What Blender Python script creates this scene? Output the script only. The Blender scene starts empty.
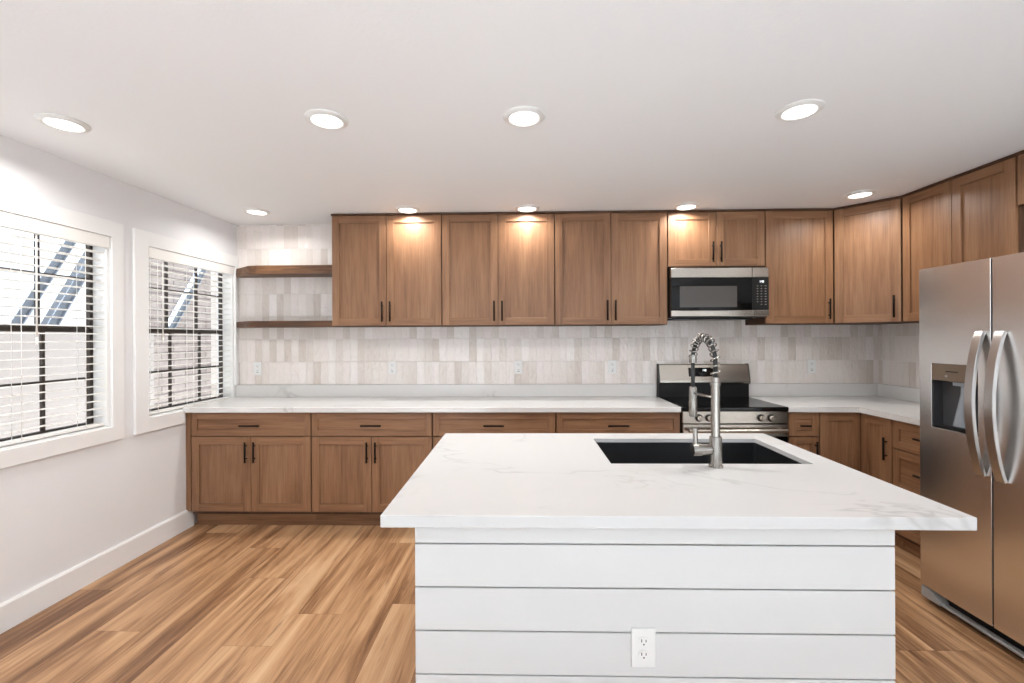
import bpy, bmesh, math, random
from mathutils import Vector, Matrix
random.seed(7)
scene = bpy.context.scene
C = scene.collection
PI = math.pi

# ------------------------------------------------------------------ camera
F_PX, CX, CY = 455.9955, 510.4473, 337.5566
YAW, ROLL, CAM_H = 0.0239, -0.0048, 1.4262
cd = bpy.data.cameras.new('camera')
cam = bpy.data.objects.new('camera', cd)
C.objects.link(cam)
cd.sensor_fit = 'HORIZONTAL'
cd.sensor_width = 36.0
cd.lens = F_PX / 1024.0 * 36.0
cd.shift_x = (512.0 - CX) / 1024.0
cd.shift_y = (CY - 341.5) / 1024.0
cd.clip_start = 0.02
cam.matrix_world = (Matrix.Translation((0, 0, CAM_H)) @ Matrix.Rotation(YAW, 4, 'Z')
                    @ Matrix.Rotation(PI / 2, 4, 'X') @ Matrix.Rotation(ROLL, 4, 'Z'))
scene.camera = cam

# ------------------------------------------------------------------ light
LAMP = 7.2            # watts of each downlight
SKY = 1.6
world = bpy.data.worlds.new('daylight')
scene.world = world
world.use_nodes = True
bgn = world.node_tree.nodes['Background']
bgn.inputs['Color'].default_value = (0.86, 0.93, 1.0, 1)
bgn.inputs['Strength'].default_value = SKY
sd = bpy.data.lights.new('sun', 'SUN')
sd.energy = 21.0
sd.angle = math.radians(0.6)
sd.color = (0.93, 1.0, 1.07)
sun = bpy.data.objects.new('sun', sd)
sun.rotation_euler = Vector((-0.02, 0.62, -0.66)).to_track_quat('-Z', 'Y').to_euler()
C.objects.link(sun)
# daylight portal in the added rear opening (samples the sky, emits nothing of its own)
REAR_Y = -3.3
pd = bpy.data.lights.new('rear_opening_portal', 'AREA')
pd.shape = 'RECTANGLE'
pd.size, pd.size_y = 4.6, 2.2
pd.cycles.is_portal = True
portal = bpy.data.objects.new('rear_opening_portal', pd)
portal.location = (0.25, REAR_Y, 1.12)
portal.rotation_euler = (PI / 2, 0, 0)
portal.rotation_euler = Vector((0, 1, 0)).to_track_quat('-Z', 'Z').to_euler()
C.objects.link(portal)

vs = scene.view_settings
scene.display_settings.display_device = 'sRGB'
vs.view_transform = 'Standard'
vs.look = 'None'
vs.gamma = 1.0
vs.use_curve_mapping = False
vs.exposure = 0.25
scene.cycles.sample_clamp_indirect = 6.0
scene.cycles.max_bounces = 12
scene.cycles.diffuse_bounces = 6
scene.cycles.transparent_max_bounces = 16
scene.cycles.use_denoising = True

# ------------------------------------------------------------------ measured room
XL, AL = -2.5811, 0.0154       # left wall face: X = XL + AL * Y
WTH = math.atan(-AL)
YB, XR, ZC = 3.978, 3.0605, 2.4328
YU, YC = 3.645, 3.37           # fronts of the upper and the base cabinets
XRU, XRB = 2.732, 2.459        # fronts of the cabinets along the right wall
TOP = 0.914


# ------------------------------------------------------------------ helpers
def S(r, g, b):
    def f(c):
        c /= 255.0
        return c / 12.92 if c <= 0.04045 else ((c + 0.055) / 1.055) ** 2.4
    return (f(r), f(g), f(b), 1.0)


class NT:
    """short-hand for building a node material"""
    def __init__(self, name):
        self.m = bpy.data.materials.new(name)
        self.m.use_nodes = True
        self.t = self.m.node_tree
        self.b = self.t.nodes['Principled BSDF']
        self.out = self.t.nodes['Material Output']

    def n(self, kind, **kw):
        nd = self.t.nodes.new(kind)
        for k, v in kw.items():
            if k.startswith('i_'):
                nd.inputs[k[2:].replace('_', ' ')].default_value = v
            else:
                setattr(nd, k, v)
        return nd

    def l(self, a, b):
        self.t.links.new(a, b)

    def math(self, op, a, b=None, c=None, clamp=False):
        nd = self.n('ShaderNodeMath', operation=op, use_clamp=clamp)
        for i, v in enumerate((a, b, c)):
            if v is None:
                continue
            if isinstance(v, (int, float)):
                nd.inputs[i].default_value = v
            else:
                self.l(v, nd.inputs[i])
        return nd.outputs[0]

    def ramp(self, fac, stops, interp='LINEAR'):
        nd = self.n('ShaderNodeValToRGB')
        cr = nd.color_ramp
        cr.interpolation = interp
        while len(cr.elements) < len(stops):
            cr.elements.new(0.5)
        for e, (p, c) in zip(cr.elements, stops):
            e.position = p
            e.color = c
        self.l(fac, nd.inputs[0])
        return nd.outputs[0]

    def mix(self, fac, a, b, blend='MIX'):
        nd = self.n('ShaderNodeMix', data_type='RGBA', blend_type=blend)
        for sock, v in ((nd.inputs[0], fac), (nd.inputs[6], a), (nd.inputs[7], b)):
            if isinstance(v, (int, float, tuple)):
                sock.default_value = v
            else:
                self.l(v, sock)
        return nd.outputs[2]

    def noise(self, vec, scale, detail=3.0, rough=0.55, dist=0.0):
        nd = self.n('ShaderNodeTexNoise')
        nd.inputs['Scale'].default_value = scale
        nd.inputs['Detail'].default_value = detail
        nd.inputs['Roughness'].default_value = rough
        nd.inputs['Distortion'].default_value = dist
        if vec is not None:
            self.l(vec, nd.inputs['Vector'])
        return nd.outputs[0]

    def mapping(self, vec, scale=(1, 1, 1), loc=(0, 0, 0), rot=(0, 0, 0)):
        nd = self.n('ShaderNodeMapping')
        nd.inputs['Scale'].default_value = scale
        nd.inputs['Location'].default_value = loc
        nd.inputs['Rotation'].default_value = rot
        self.l(vec, nd.inputs['Vector'])
        return nd.outputs[0]

    def bump(self, h, strength, dist=0.01):
        nd = self.n('ShaderNodeBump')
        nd.inputs['Strength'].default_value = strength
        nd.inputs['Distance'].default_value = dist
        self.l(h, nd.inputs['Height'])
        self.l(nd.outputs[0], self.b.inputs['Normal'])

    def set(self, **kw):
        for k, v in kw.items():
            k = k.replace('_', ' ')
            if isinstance(v, (int, float, tuple)):
                self.b.inputs[k].default_value = v
            else:
                self.l(v, self.b.inputs[k])
        return self


def plain(name, col, rough=0.5, metal=0.0, spec=0.5, var=0.03, vscale=14.0):
    """a paint, plastic or metal with a little procedural unevenness"""
    k = NT(name)
    tc = k.n('ShaderNodeTexCoord').outputs['Object']
    nz = k.noise(tc, vscale, 3)
    c = k.mix(nz, tuple(x * (1 - var) for x in col[:3]) + (1,), tuple(min(1, x * (1 + var)) for x in col[:3]) + (1,))
    k.set(Base_Color=c, Roughness=rough, Metallic=metal)
    k.b.inputs['Specular IOR Level'].default_value = spec
    return k.m


def wood(name, axis, dark, mid, light, rough=0.42):
    """stained hardwood, the grain running along the given local axis"""
    k = NT(name)
    tc = k.n('ShaderNodeTexCoord').outputs['Object']
    rnd = k.n('ShaderNodeObjectInfo').outputs['Random']
    off = k.n('ShaderNodeVectorMath', operation='SCALE')
    off.inputs[0].default_value = (13.1, 7.7, 19.3)
    k.l(rnd, off.inputs['Scale'])
    add = k.n('ShaderNodeVectorMath', operation='ADD')
    k.l(tc, add.inputs[0])
    k.l(off.outputs[0], add.inputs[1])
    v = add.outputs[0]
    def sc(across, along):
        s = [across] * 3
        s[axis] = along
        return k.mapping(v, tuple(s))
    fine = k.noise(sc(210, 5), 1.0, 3, 0.6)
    med = k.noise(sc(38, 1.6), 1.0, 4, 0.6, 0.6)
    broad = k.noise(sc(7, 1.1), 1.0, 3, 0.5, 0.8)
    f = k.math('ADD', k.math('MULTIPLY', fine, 0.34), k.math('ADD', k.math('MULTIPLY', med, 0.36), k.math('MULTIPLY', broad, 0.30)))
    f = k.math('ADD', f, k.math('MULTIPLY', k.math('SUBTRACT', rnd, 0.5), 0.05))
    col = k.ramp(f, [(0.34, dark), (0.50, mid), (0.66, light)])
    k.set(Base_Color=col, Roughness=rough)
    k.b.inputs['Specular IOR Level'].default_value = 0.4
    k.bump(fine, 0.08, 0.002)
    return k.m


def steel(name, col, rough, brush_axis=1, strength=0.5, aniso=0.0):
    """brushed stainless steel, brushed along the given local axis"""
    k = NT(name)
    tc = k.n('ShaderNodeTexCoord').outputs['Object']
    s = [260.0] * 3
    s[brush_axis] = 2.0
    br = k.noise(k.mapping(tc, tuple(s)), 1.0, 3, 0.6)
    cloud = k.noise(tc, 2.2, 2)
    r = k.math('ADD', k.math('MULTIPLY', br, 0.10 * strength), k.math('MULTIPLY', cloud, 0.08))
    k.set(Base_Color=k.mix(br, tuple(c * 0.93 for c in col[:3]) + (1,), col), Metallic=1.0, Roughness=k.math('ADD', r, rough - 0.07))
    return k.m


def quartz(name, base=(0.585, 0.58, 0.572, 1)):
    k = NT(name)
    tc = k.n('ShaderNodeTexCoord').outputs['Object']
    warp = k.noise(k.mapping(tc, (1, 1.5, 1), rot=(0, 0, 0.7)), 1.15, 4, 0.58, 0.9)
    vein = k.math('ABSOLUTE', k.math('SUBTRACT', warp, 0.5))
    thin = k.math('SUBTRACT', 1.0, k.math('MULTIPLY', vein, 75.0), clamp=True)
    wide = k.math('SUBTRACT', 1.0, k.math('MULTIPLY', vein, 14.0), clamp=True)
    mask = k.noise(k.mapping(tc, (1, 1, 1), (3.1, 1.2, 0)), 2.3, 2)
    mask = k.math('MULTIPLY', k.math('SUBTRACT', mask, 0.52), 6.0, clamp=True)
    a = k.math('ADD', k.math('MULTIPLY', thin, 0.42), k.math('MULTIPLY', wide, 0.07))
    c = k.mix(k.math('MULTIPLY', a, mask), base, (0.32, 0.31, 0.30, 1))
    k.set(Base_Color=c, Roughness=0.16)
    return k.m


def tile(name, hor):
    """glossy uneven stacked tiles, 64 x 200 mm, upright; hor = the local axis that runs along the wall"""
    k = NT(name)
    tc = k.n('ShaderNodeTexCoord').outputs['Object']
    sp = k.n('ShaderNodeSeparateXYZ')
    k.l(tc, sp.inputs[0])
    cb = k.n('ShaderNodeCombineXYZ')
    k.l(sp.outputs[hor], cb.inputs[0])
    k.l(k.math('SUBTRACT', sp.outputs[2], 1.0194 - 2.0), cb.inputs[1])
    shift = k.mapping(cb.outputs[0], loc=(10.02, 0, 0))
    bt = k.n('ShaderNodeTexBrick', offset=0.0, squash=1.0)
    bt.inputs['Scale'].default_value = 1.0
    bt.inputs['Mortar Size'].default_value = 0.0011
    bt.inputs['Mortar Smooth'].default_value = 0.3
    bt.inputs['Bias'].default_value = 0.0
    bt.inputs['Brick Width'].default_value = 0.0655
    bt.inputs['Row Height'].default_value = 0.2
    bt.inputs['Color1'].default_value = (0, 0, 0, 1)
    bt.inputs['Color2'].default_value = (1, 1, 1, 1)
    bt.inputs['Mortar'].default_value = (0.5, 0.5, 0.5, 1)
    k.l(shift, bt.inputs['Vector'])
    sep = k.n('ShaderNodeSeparateColor')
    k.l(bt.outputs['Color'], sep.inputs[0])
    rnd = sep.outputs[0]
    glaze = k.noise(k.mapping(tc, (26, 26, 9)), 1.0, 3, 0.6, 0.4)
    t = k.math('ADD', k.math('MULTIPLY', rnd, 0.80), k.math('MULTIPLY', glaze, 0.25))
    col = k.ramp(t, [(0.05, S(203, 192, 183)), (0.24, S(215, 206, 199)), (0.50, S(226, 219, 213)), (0.72, S(229, 220, 216)), (0.98, S(236, 232, 228))])
    col = k.mix(bt.outputs['Fac'], col, S(238, 235, 231))
    h1 = k.noise(k.mapping(tc, (24, 24, 10)), 1.0, 2, 0.5)
    h2 = k.noise(k.mapping(tc, (70, 70, 45)), 1.0, 2, 0.5)
    h = k.math('ADD', k.math('ADD', h1, k.math('MULTIPLY', h2, 0.30)), k.math('MULTIPLY', bt.outputs['Fac'], -0.35))
    h = k.math('ADD', h, k.math('MULTIPLY', rnd, 0.3))
    k.set(Base_Color=col, Roughness=0.12)
    k.bump(h, 1.0, 0.010)
    return k.m


def laminate(name):
    """plank floor: every plank face carries its own random number"""
    k = NT(name)
    tc = k.n('ShaderNodeTexCoord').outputs['Object']
    at = k.n('ShaderNodeAttribute', attribute_name='plank')
    r = at.outputs['Fac']
    off = k.n('ShaderNodeVectorMath', operation='SCALE')
    off.inputs[0].default_value = (37.0, 91.0, 11.0)
    k.l(r, off.inputs['Scale'])
    add = k.n('ShaderNodeVectorMath', operation='ADD')
    k.l(tc, add.inputs[0])
    k.l(off.outputs[0], add.inputs[1])
    v = add.outputs[0]
    cath = k.noise(k.mapping(v, (7.5, 0.55, 1)), 1.0, 4, 0.55, 1.1)
    med = k.noise(k.mapping(v, (34, 1.5, 1)), 1.0, 4, 0.62, 0.5)
    fine = k.noise(k.mapping(v, (190, 6.0, 1)), 1.0, 3, 0.65)
    streak = k.noise(k.mapping(v, (15, 0.8, 1), (4.3, 2.2, 0)), 1.0, 5, 0.66, 0.9)
    f = k.math('ADD', k.math('MULTIPLY', cath, 0.60), k.math('ADD', k.math('MULTIPLY', med, 0.23), k.math('MULTIPLY', fine, 0.17)))
    f = k.math('ADD', f, k.math('MULTIPLY', k.math('SUBTRACT', r, 0.5), 0.10))
    col = k.ramp(f, [(0.36, S(108, 74, 50)), (0.44, S(152, 113, 80)), (0.52, S(186, 145, 107)), (0.63, S(206, 169, 131))])
    dk = k.ramp(streak, [(0.57, (0, 0, 0, 1)), (0.68, (1, 1, 1, 1))])
    col = k.mix(k.math('MULTIPLY', dk, 0.65), col, S(96, 64, 43))
    k.set(Base_Color=col, Roughness=k.math('ADD', k.math('MULTIPLY', med, 0.12), 0.30))
    k.b.inputs['Specular IOR Level'].default_value = 0.4
    k.bump(fine, 0.06, 0.002)
    return k.m


def orange_peel(name, col, scale=90.0, strength=0.10):
    k = NT(name)
    tc = k.n('ShaderNodeTexCoord').outputs['Object']
    nz = k.noise(tc, scale, 3, 0.55)
    k.set(Base_Color=col, Roughness=0.75)
    k.b.inputs['Specular IOR Level'].default_value = 0.25
    k.bump(nz, strength, 0.01)
    return k.m


def glass(name, tint=(1, 1, 1, 1)):
    """thin window glass: clear with a fresnel reflection"""
    k = NT(name)
    tr = k.n('ShaderNodeBsdfTransparent')
    tr.inputs[0].default_value = tint
    gl = k.n('ShaderNodeBsdfGlossy')
    gl.inputs['Roughness'].default_value = 0.02
    lw = k.n('ShaderNodeLayerWeight')
    fr = k.math('ADD', k.math('MULTIPLY', k.math('POWER', lw.outputs['Facing'], 4.0), 0.5), 0.03)
    mx = k.n('ShaderNodeMixShader')
    k.l(fr, mx.inputs[0])
    k.l(tr.outputs[0], mx.inputs[1])
    k.l(gl.outputs[0], mx.inputs[2])
    k.l(mx.outputs[0], k.out.inputs[0])
    return k.m


def glow(name, col, strength):
    k = NT(name)
    k.set(Base_Color=(0.8, 0.8, 0.8, 1), Emission_Color=col, Emission_Strength=strength)
    return k.m


def block(name):
    """painted split-face block masonry"""
    k = NT(name)
    tc = k.n('ShaderNodeTexCoord').outputs['Object']
    sp = k.n('ShaderNodeSeparateXYZ')
    k.l(tc, sp.inputs[0])
    cb = k.n('ShaderNodeCombineXYZ')
    k.l(sp.outputs[1], cb.inputs[0])
    k.l(sp.outputs[2], cb.inputs[1])
    bt = k.n('ShaderNodeTexBrick')
    bt.inputs['Scale'].default_value = 1.0
    bt.inputs['Mortar Size'].default_value = 0.010
    bt.inputs['Mortar Smooth'].default_value = 0.4
    bt.inputs['Brick Width'].default_value = 0.40
    bt.inputs['Row Height'].default_value = 0.105
    bt.inputs['Color1'].default_value = S(172, 160, 153)
    bt.inputs['Color2'].default_value = S(152, 139, 133)
    bt.inputs['Mortar'].default_value = S(98, 88, 84)
    k.l(cb.outputs[0], bt.inputs['Vector'])
    nz = k.noise(tc, 9.0, 5, 0.7)
    c = k.mix(0.35, bt.outputs['Color'], k.ramp(nz, [(0.3, S(116, 104, 98)), (0.7, S(190, 180, 174))]))
    h = k.math('ADD', nz, k.math('MULTIPLY', bt.outputs['Fac'], -0.8))
    k.set(Base_Color=c, Roughness=0.9)
    k.bump(h, 0.8, 0.02)
    return k.m


# ------------------------------------------------------------------ materials
W_D, W_M, W_L = S(104, 72, 49), S(135, 98, 70), S(154, 117, 87)
M = {}
M['wood_v'] = wood('cabinet_wood_upright', 2, W_D, W_M, W_L)
M['wood_h'] = wood('cabinet_wood_level', 0, W_D, W_M, W_L)
M['wood_edge'] = wood('cabinet_frame_wood', 2, S(62, 40, 27), S(80, 54, 37), S(96, 66, 45), 0.6)
M['shelf_wood'] = wood('shelf_wood', 0, S(44, 27, 17), S(88, 58, 36), S(146, 106, 70), 0.5)
M['black'] = plain('black_metal', (0.008, 0.006, 0.005, 1), 0.6, spec=0.1)
M['quartz'] = quartz('white_quartz')
M['quartz_lit'] = quartz('white_quartz_lit', (0.69, 0.68, 0.665, 1))  # same quartz, its colour lightened to lift the shaded back counters
M['tile_x'] = tile('glazed_tile', 0)
M['tile_y'] = tile('glazed_tile_side', 1)
M['floor'] = laminate('laminate_planks')
M['wall'] = orange_peel('wall_paint', S(230, 230, 231), 70, 0.04)
M['ceil'] = orange_peel('ceiling_paint', S(238, 240, 242), 60, 0.07)
M['trim'] = plain('white_trim_paint', S(236, 236, 235), 0.35, var=0.01)
M['shiplap'] = plain('white_shiplap_paint', S(206, 206, 205), 0.45, var=0.012)
M['groove'] = plain('groove_shade', S(150, 150, 148), 0.8)
M['steel'] = plain('brushed_steel', (0.80, 0.79, 0.78, 1), 0.27, 1.0, var=0.01, vscale=2.0)
M['handle_steel'] = plain('handle_steel', (0.52, 0.505, 0.49, 1), 0.30, 1.0)
M['steel_x'] = steel('brushed_steel_level', (0.46, 0.42, 0.37, 1), 0.25, 0)
M['nickel'] = steel('brushed_nickel', (0.33, 0.31, 0.285, 1), 0.28, 2, 0.4)
M['sink'] = plain('gunmetal_sink', (0.075, 0.078, 0.082, 1), 0.34, 0.85)
M['black_glass'] = plain('black_glass', (0.005, 0.005, 0.005, 1), 0.04, spec=0.2)
M['oven_window'] = plain('smoked_window', (0.075, 0.068, 0.062, 1), 0.12, spec=0.4)
M['black_plastic'] = plain('black_plastic', (0.010, 0.010, 0.010, 1), 0.4, spec=0.25)
M['grey_plastic'] = plain('grey_plastic', S(150, 150, 148), 0.4)
M['dark_grey'] = plain('dark_grey_shell', S(58, 58, 60), 0.5)
M['bronze_panel'] = plain('taupe_panel', S(120, 104, 88), 0.35, 0.4)
M['rubber'] = plain('rubber_hose', (0.012, 0.012, 0.012, 1), 0.5)
M['white_plastic'] = plain('white_plastic', S(222, 222, 220), 0.3, var=0.01)
M['slot'] = plain('socket_slot', S(60, 58, 56), 0.7)
M['blind'] = plain('white_blind', S(238, 236, 232), 0.5, var=0.01)
M['bronze'] = plain('dark_bronze_frame', S(64, 56, 50), 0.45, 0.2)
M['glass'] = glass('window_glass')
M['clear'] = plain('smoky_plastic', S(128, 132, 138), 0.12)
M['lens'] = glow('lamp_lens', (1.0, 0.97, 0.92, 1), 2.5)
M['digits'] = glow('lit_digits', (0.9, 0.95, 1.0, 1), 1.6)
M['key'] = plain('key_print', S(150, 148, 144), 0.5)
M['block'] = block('painted_block')
M['stucco'] = orange_peel('pale_stucco', S(178, 170, 165), 40, 0.3)
M['pale_blue'] = orange_peel('pale_blue_render', S(206, 212, 222), 30, 0.2)
M['concrete'] = orange_peel('concrete', S(190, 186, 180), 30, 0.2)
M['bounce_carpet'] = orange_peel('pale_bounce_carpet', S(226, 226, 226), 160, 0.4)  # pale so that it bounces neutral light
M['brace'] = plain('grey_painted_steel', S(120, 128, 138), 0.5, var=0.06)


# ------------------------------------------------------------------ mesh builder
class MB:
    def __init__(self):
        self.bm = bmesh.new()

    def _join(self, tmp, mat, smooth=False):
        me = bpy.data.meshes.new('t')
        for f in tmp.faces:
            f.material_index = mat
            if smooth:
                f.smooth = True
        tmp.to_mesh(me)
        tmp.free()
        self.bm.from_mesh(me)
        bpy.data.meshes.remove(me)

    def box(self, x0, x1, y0, y1, z0, z1, mat=0, bev=0.0, seg=1):
        t = bmesh.new()
        bmesh.ops.create_cube(t, size=1.0)
        for v in t.verts:
            v.co = Vector(((x0 + x1) / 2 + v.co.x * (x1 - x0), (y0 + y1) / 2 + v.co.y * (y1 - y0), (z0 + z1) / 2 + v.co.z * (z1 - z0)))
        if bev:
            bmesh.ops.bevel(t, geom=list(t.edges), offset=bev, segments=seg, affect='EDGES', profile=0.5)
        self._join(t, mat)
        return self

    def prism(self, pts, z0, z1, mat=0, bev=0.0, smooth=False):
        """plan polygon (counter-clockwise) extruded in z"""
        t = bmesh.new()
        lo = [t.verts.new((x, y, z0)) for x, y in pts]
        hi = [t.verts.new((x, y, z1)) for x, y in pts]
        n = len(pts)
        t.faces.new(lo[::-1])
        t.faces.new(hi)
        for i in range(n):
            f = t.faces.new((lo[i], lo[(i + 1) % n], hi[(i + 1) % n], hi[i]))
            f.smooth = smooth
        if bev:
            bmesh.ops.bevel(t, geom=list(t.edges), offset=bev, segments=1, affect='EDGES', profile=0.5)
        bmesh.ops.recalc_face_normals(t, faces=t.faces)
        self._join(t, mat)
        return self

    def profile(self, pts, axis, a0, a1, mat=0):
        """polygon in the plane normal to the axis, extruded along it (axis 0: pts are (y, z))"""
        t = bmesh.new()
        def mk(p, a):
            return (a, p[0], p[1]) if axis == 0 else (p[0], a, p[1])
        lo = [t.verts.new(mk(p, a0)) for p in pts]
        hi = [t.verts.new(mk(p, a1)) for p in pts]
        n = len(pts)
        t.faces.new(lo)
        t.faces.new(hi[::-1])
        for i in range(n):
            t.faces.new((lo[i], hi[i], hi[(i + 1) % n], lo[(i + 1) % n]))
        bmesh.ops.recalc_face_normals(t, faces=t.faces)
        self._join(t, mat)
        return self

    def tube(self, pts, r, seg=12, mat=0, cap=True):
        """round tube through points; r is one radius or one for each point"""
        pts = [Vector(p) for p in pts]
        rs = r if isinstance(r, (list, tuple)) else [r] * len(pts)
        t = bmesh.new()
        rings = []
        d0 = (pts[1] - pts[0]).normalized()
        up = Vector((0, 0, 1)) if abs(d0.z) < 0.9 else Vector((1, 0, 0))
        nrm = d0.cross(up).normalized()
        for i, p in enumerate(pts):
            d = (pts[min(i + 1, len(pts) - 1)] - pts[max(i - 1, 0)]).normalized()
            nrm = (nrm - d * nrm.dot(d)).normalized()
            bi = d.cross(nrm)
            rings.append([t.verts.new(p + (nrm * math.cos(2 * PI * k / seg) + bi * math.sin(2 * PI * k / seg)) * rs[i]) for k in range(seg)])
        for a, b in zip(rings, rings[1:]):
            for k in range(seg):
                f = t.faces.new((a[k], a[(k + 1) % seg], b[(k + 1) % seg], b[k]))
                f.smooth = True
        if cap:
            t.faces.new(rings[0][::-1])
            t.faces.new(rings[-1])
        bmesh.ops.recalc_face_normals(t, faces=t.faces)
        self._join(t, mat)
        return self

    def lathe(self, prof, seg=32, mat=0, loc=(0, 0, 0), smooth=True):
        """profile of (radius, z) turned about the local z axis"""
        t = bmesh.new()
        rings = []
        for r, z in prof:
            if r < 1e-6:
                rings.append([t.verts.new((loc[0], loc[1], loc[2] + z))])
            else:
                rings.append([t.verts.new((loc[0] + r * math.cos(2 * PI * k / seg), loc[1] + r * math.sin(2 * PI * k / seg), loc[2] + z)) for k in range(seg)])
        for a, b in zip(rings, rings[1:]):
            for k in range(seg):
                k2 = (k + 1) % seg
                if len(a) == 1 and len(b) == 1:
                    continue
                if len(a) == 1:
                    f = t.faces.new((a[0], b[k2], b[k]))
                elif len(b) == 1:
                    f = t.faces.new((a[k], a[k2], b[0]))
                else:
                    f = t.faces.new((a[k], a[k2], b[k2], b[k]))
                f.smooth = smooth
        bmesh.ops.recalc_face_normals(t, faces=t.faces)
        self._join(t, mat)
        return self

    def sweep(self, pts, wid, side, thick, mat=0):
        """flat bar through points: wid along the fixed side vector, thick across it"""
        pts = [Vector(p) for p in pts]
        side = Vector(side).normalized()
        t = bmesh.new()
        rings = []
        for i, p in enumerate(pts):
            d = (pts[min(i + 1, len(pts) - 1)] - pts[max(i - 1, 0)]).normalized()
            nn = d.cross(side).normalized()
            w, h = wid / 2, thick / 2
            c = 0.22
            sec = [(-w, -h * (1 - c)), (-w * (1 - c * .5), -h), (w * (1 - c * .5), -h), (w, -h * (1 - c)), (w, h * (1 - c)), (w * (1 - c * .5), h), (-w * (1 - c * .5), h), (-w, h * (1 - c))]
            rings.append([t.verts.new(p + side * a + nn * b) for a, b in sec])
        for a, b in zip(rings, rings[1:]):
            for k in range(8):
                f = t.faces.new((a[k], a[(k + 1) % 8], b[(k + 1) % 8], b[k]))
                f.smooth = True
        t.faces.new(rings[0][::-1])
        t.faces.new(rings[-1])
        bmesh.ops.recalc_face_normals(t, faces=t.faces)
        self._join(t, mat)
        return self

    def ring_slab(self, o, i, z0, z1, mat=0, y=False):
        """flat slab o=(x0,x1,y0,y1) with a rectangular hole i, from z0 to z1"""
        t = bmesh.new()
        def quad(r):
            x0, x1, y0, y1 = r
            return [(x0, y0), (x1, y0), (x1, y1), (x0, y1)]
        V = {}
        for nm, r in (('o', o), ('i', i)):
            for z in (z0, z1):
                V[nm, z] = [t.verts.new((x, y_, z)) for x, y_ in quad(r)]
        for k in range(4):
            k2 = (k + 1) % 4
            t.faces.new((V['o', z1][k], V['o', z1][k2], V['i', z1][k2], V['i', z1][k]))
            t.faces.new((V['o', z0][k2], V['o', z0][k], V['i', z0][k], V['i', z0][k2]))
            t.faces.new((V['o', z0][k], V['o', z0][k2], V['o', z1][k2], V['o', z1][k]))
            t.faces.new((V['i', z0][k2], V['i', z0][k], V['i', z1][k], V['i', z1][k2]))
        bmesh.ops.recalc_face_normals(t, faces=t.faces)
        self._join(t, mat)
        return self

    def build(self, name, mats, parent=None):
        for e in self.bm.edges:
            if len(e.link_faces) == 2 and e.calc_face_angle(0.0) > 0.6:
                e.smooth = False
        me = bpy.data.meshes.new(name)
        self.bm.to_mesh(me)
        self.bm.free()
        for m in (mats if isinstance(mats, (list, tuple)) else [mats]):
            me.materials.append(m)
        o = bpy.data.objects.new(name, me)
        C.objects.link(o)
        if parent is not None:
            o.parent = parent
        return o


def tag(o, label, cat, group=None):
    o['label'] = label
    o['category'] = cat
    if group:
        o['group'] = group
    return o


def thing(name, label, cat, loc=(0, 0, 0), rz=0.0, group=None):
    o = bpy.data.objects.new(name, None)
    o.empty_display_size = 0.1
    C.objects.link(o)
    o.location = loc
    o.rotation_euler = (0, 0, rz)
    return tag(o, label, cat, group)


def structure(o):
    o['kind'] = 'structure'
    return o


def copy_thing(root, loc, label):
    """a copy of a thing with copies of its parts and sub-parts"""
    def cp(o, parent):
        c = o.copy()
        C.objects.link(c)
        if parent is not None:
            c.parent = parent
        for ch in list(o.children):
            cp(ch, c)
        return c
    c = cp(root, None)
    c.location = loc
    c['label'] = label
    return c


# ------------------------------------------------------------------ room shell
# floor: one mesh, one face for every plank, boards 233 mm wide running towards the back wall
PW, PL, PX = 0.233, 1.50, -1.63
known = {-1: 3.067, 0: 2.682, 1: 2.087, 2: 2.336, -2: 2.183, -4: 2.54, -3: 3.30}
bm = bmesh.new()
vals = []
i0 = int(math.floor((-2.75 - PX) / PW))
i1 = int(math.ceil((3.25 - PX) / PW))
for i in range(i0, i1):
    x0, x1 = PX + i * PW, PX + (i + 1) * PW
    y = known.get(i, random.uniform(1.6, 3.0)) - 5 * PL
    while y < 4.1:
        a, b = max(y, REAR_Y - 0.1), min(y + PL, 4.1)
        if b > a:
            g = 0.0006
            vv = [bm.verts.new(p) for p in ((x0 + g, a + g, 0), (x1 - g, a + g, 0), (x1 - g, b - g, 0), (x0 + g, b - g, 0))]
            bm.faces.new(vv)
            vals.append(random.random())
        y += PL
me = bpy.data.meshes.new('floor')
n_pl = len(bm.faces)
xa, xb, ya, yb = -2.75, 3.25, REAR_Y - 0.1, 4.1
sub = [bm.verts.new(p) for p in ((xa, ya, -0.0015), (xb, ya, -0.0015), (xb, yb, -0.0015), (xa, yb, -0.0015), (xa, ya, -0.12), (xb, ya, -0.12), (xb, yb, -0.12), (xa, yb, -0.12))]
for q in ((0, 1, 2, 3), (7, 6, 5, 4), (0, 4, 5, 1), (1, 5, 6, 2), (2, 6, 7, 3), (3, 7, 4, 0)):
    bm.faces.new([sub[k] for k in q]).material_index = 1
    vals.append(0.2)
bm.to_mesh(me)
bm.free()
me.materials.append(M['floor'])
me.materials.append(plain('plank_gap', S(92, 60, 40), 0.8))
at = me.attributes.new('plank', 'FLOAT', 'FACE')
at.data.foreach_set('value', vals)
floor = bpy.data.objects.new('floor', me)
C.objects.link(floor)
structure(floor)
structure(MB().box(-2.62, 3.05, REAR_Y, -0.2, 0.0005, 0.012).build('floor_bounce_carpet', M['bounce_carpet']))  # added out of view to bounce sunlight up onto the ceiling

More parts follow.
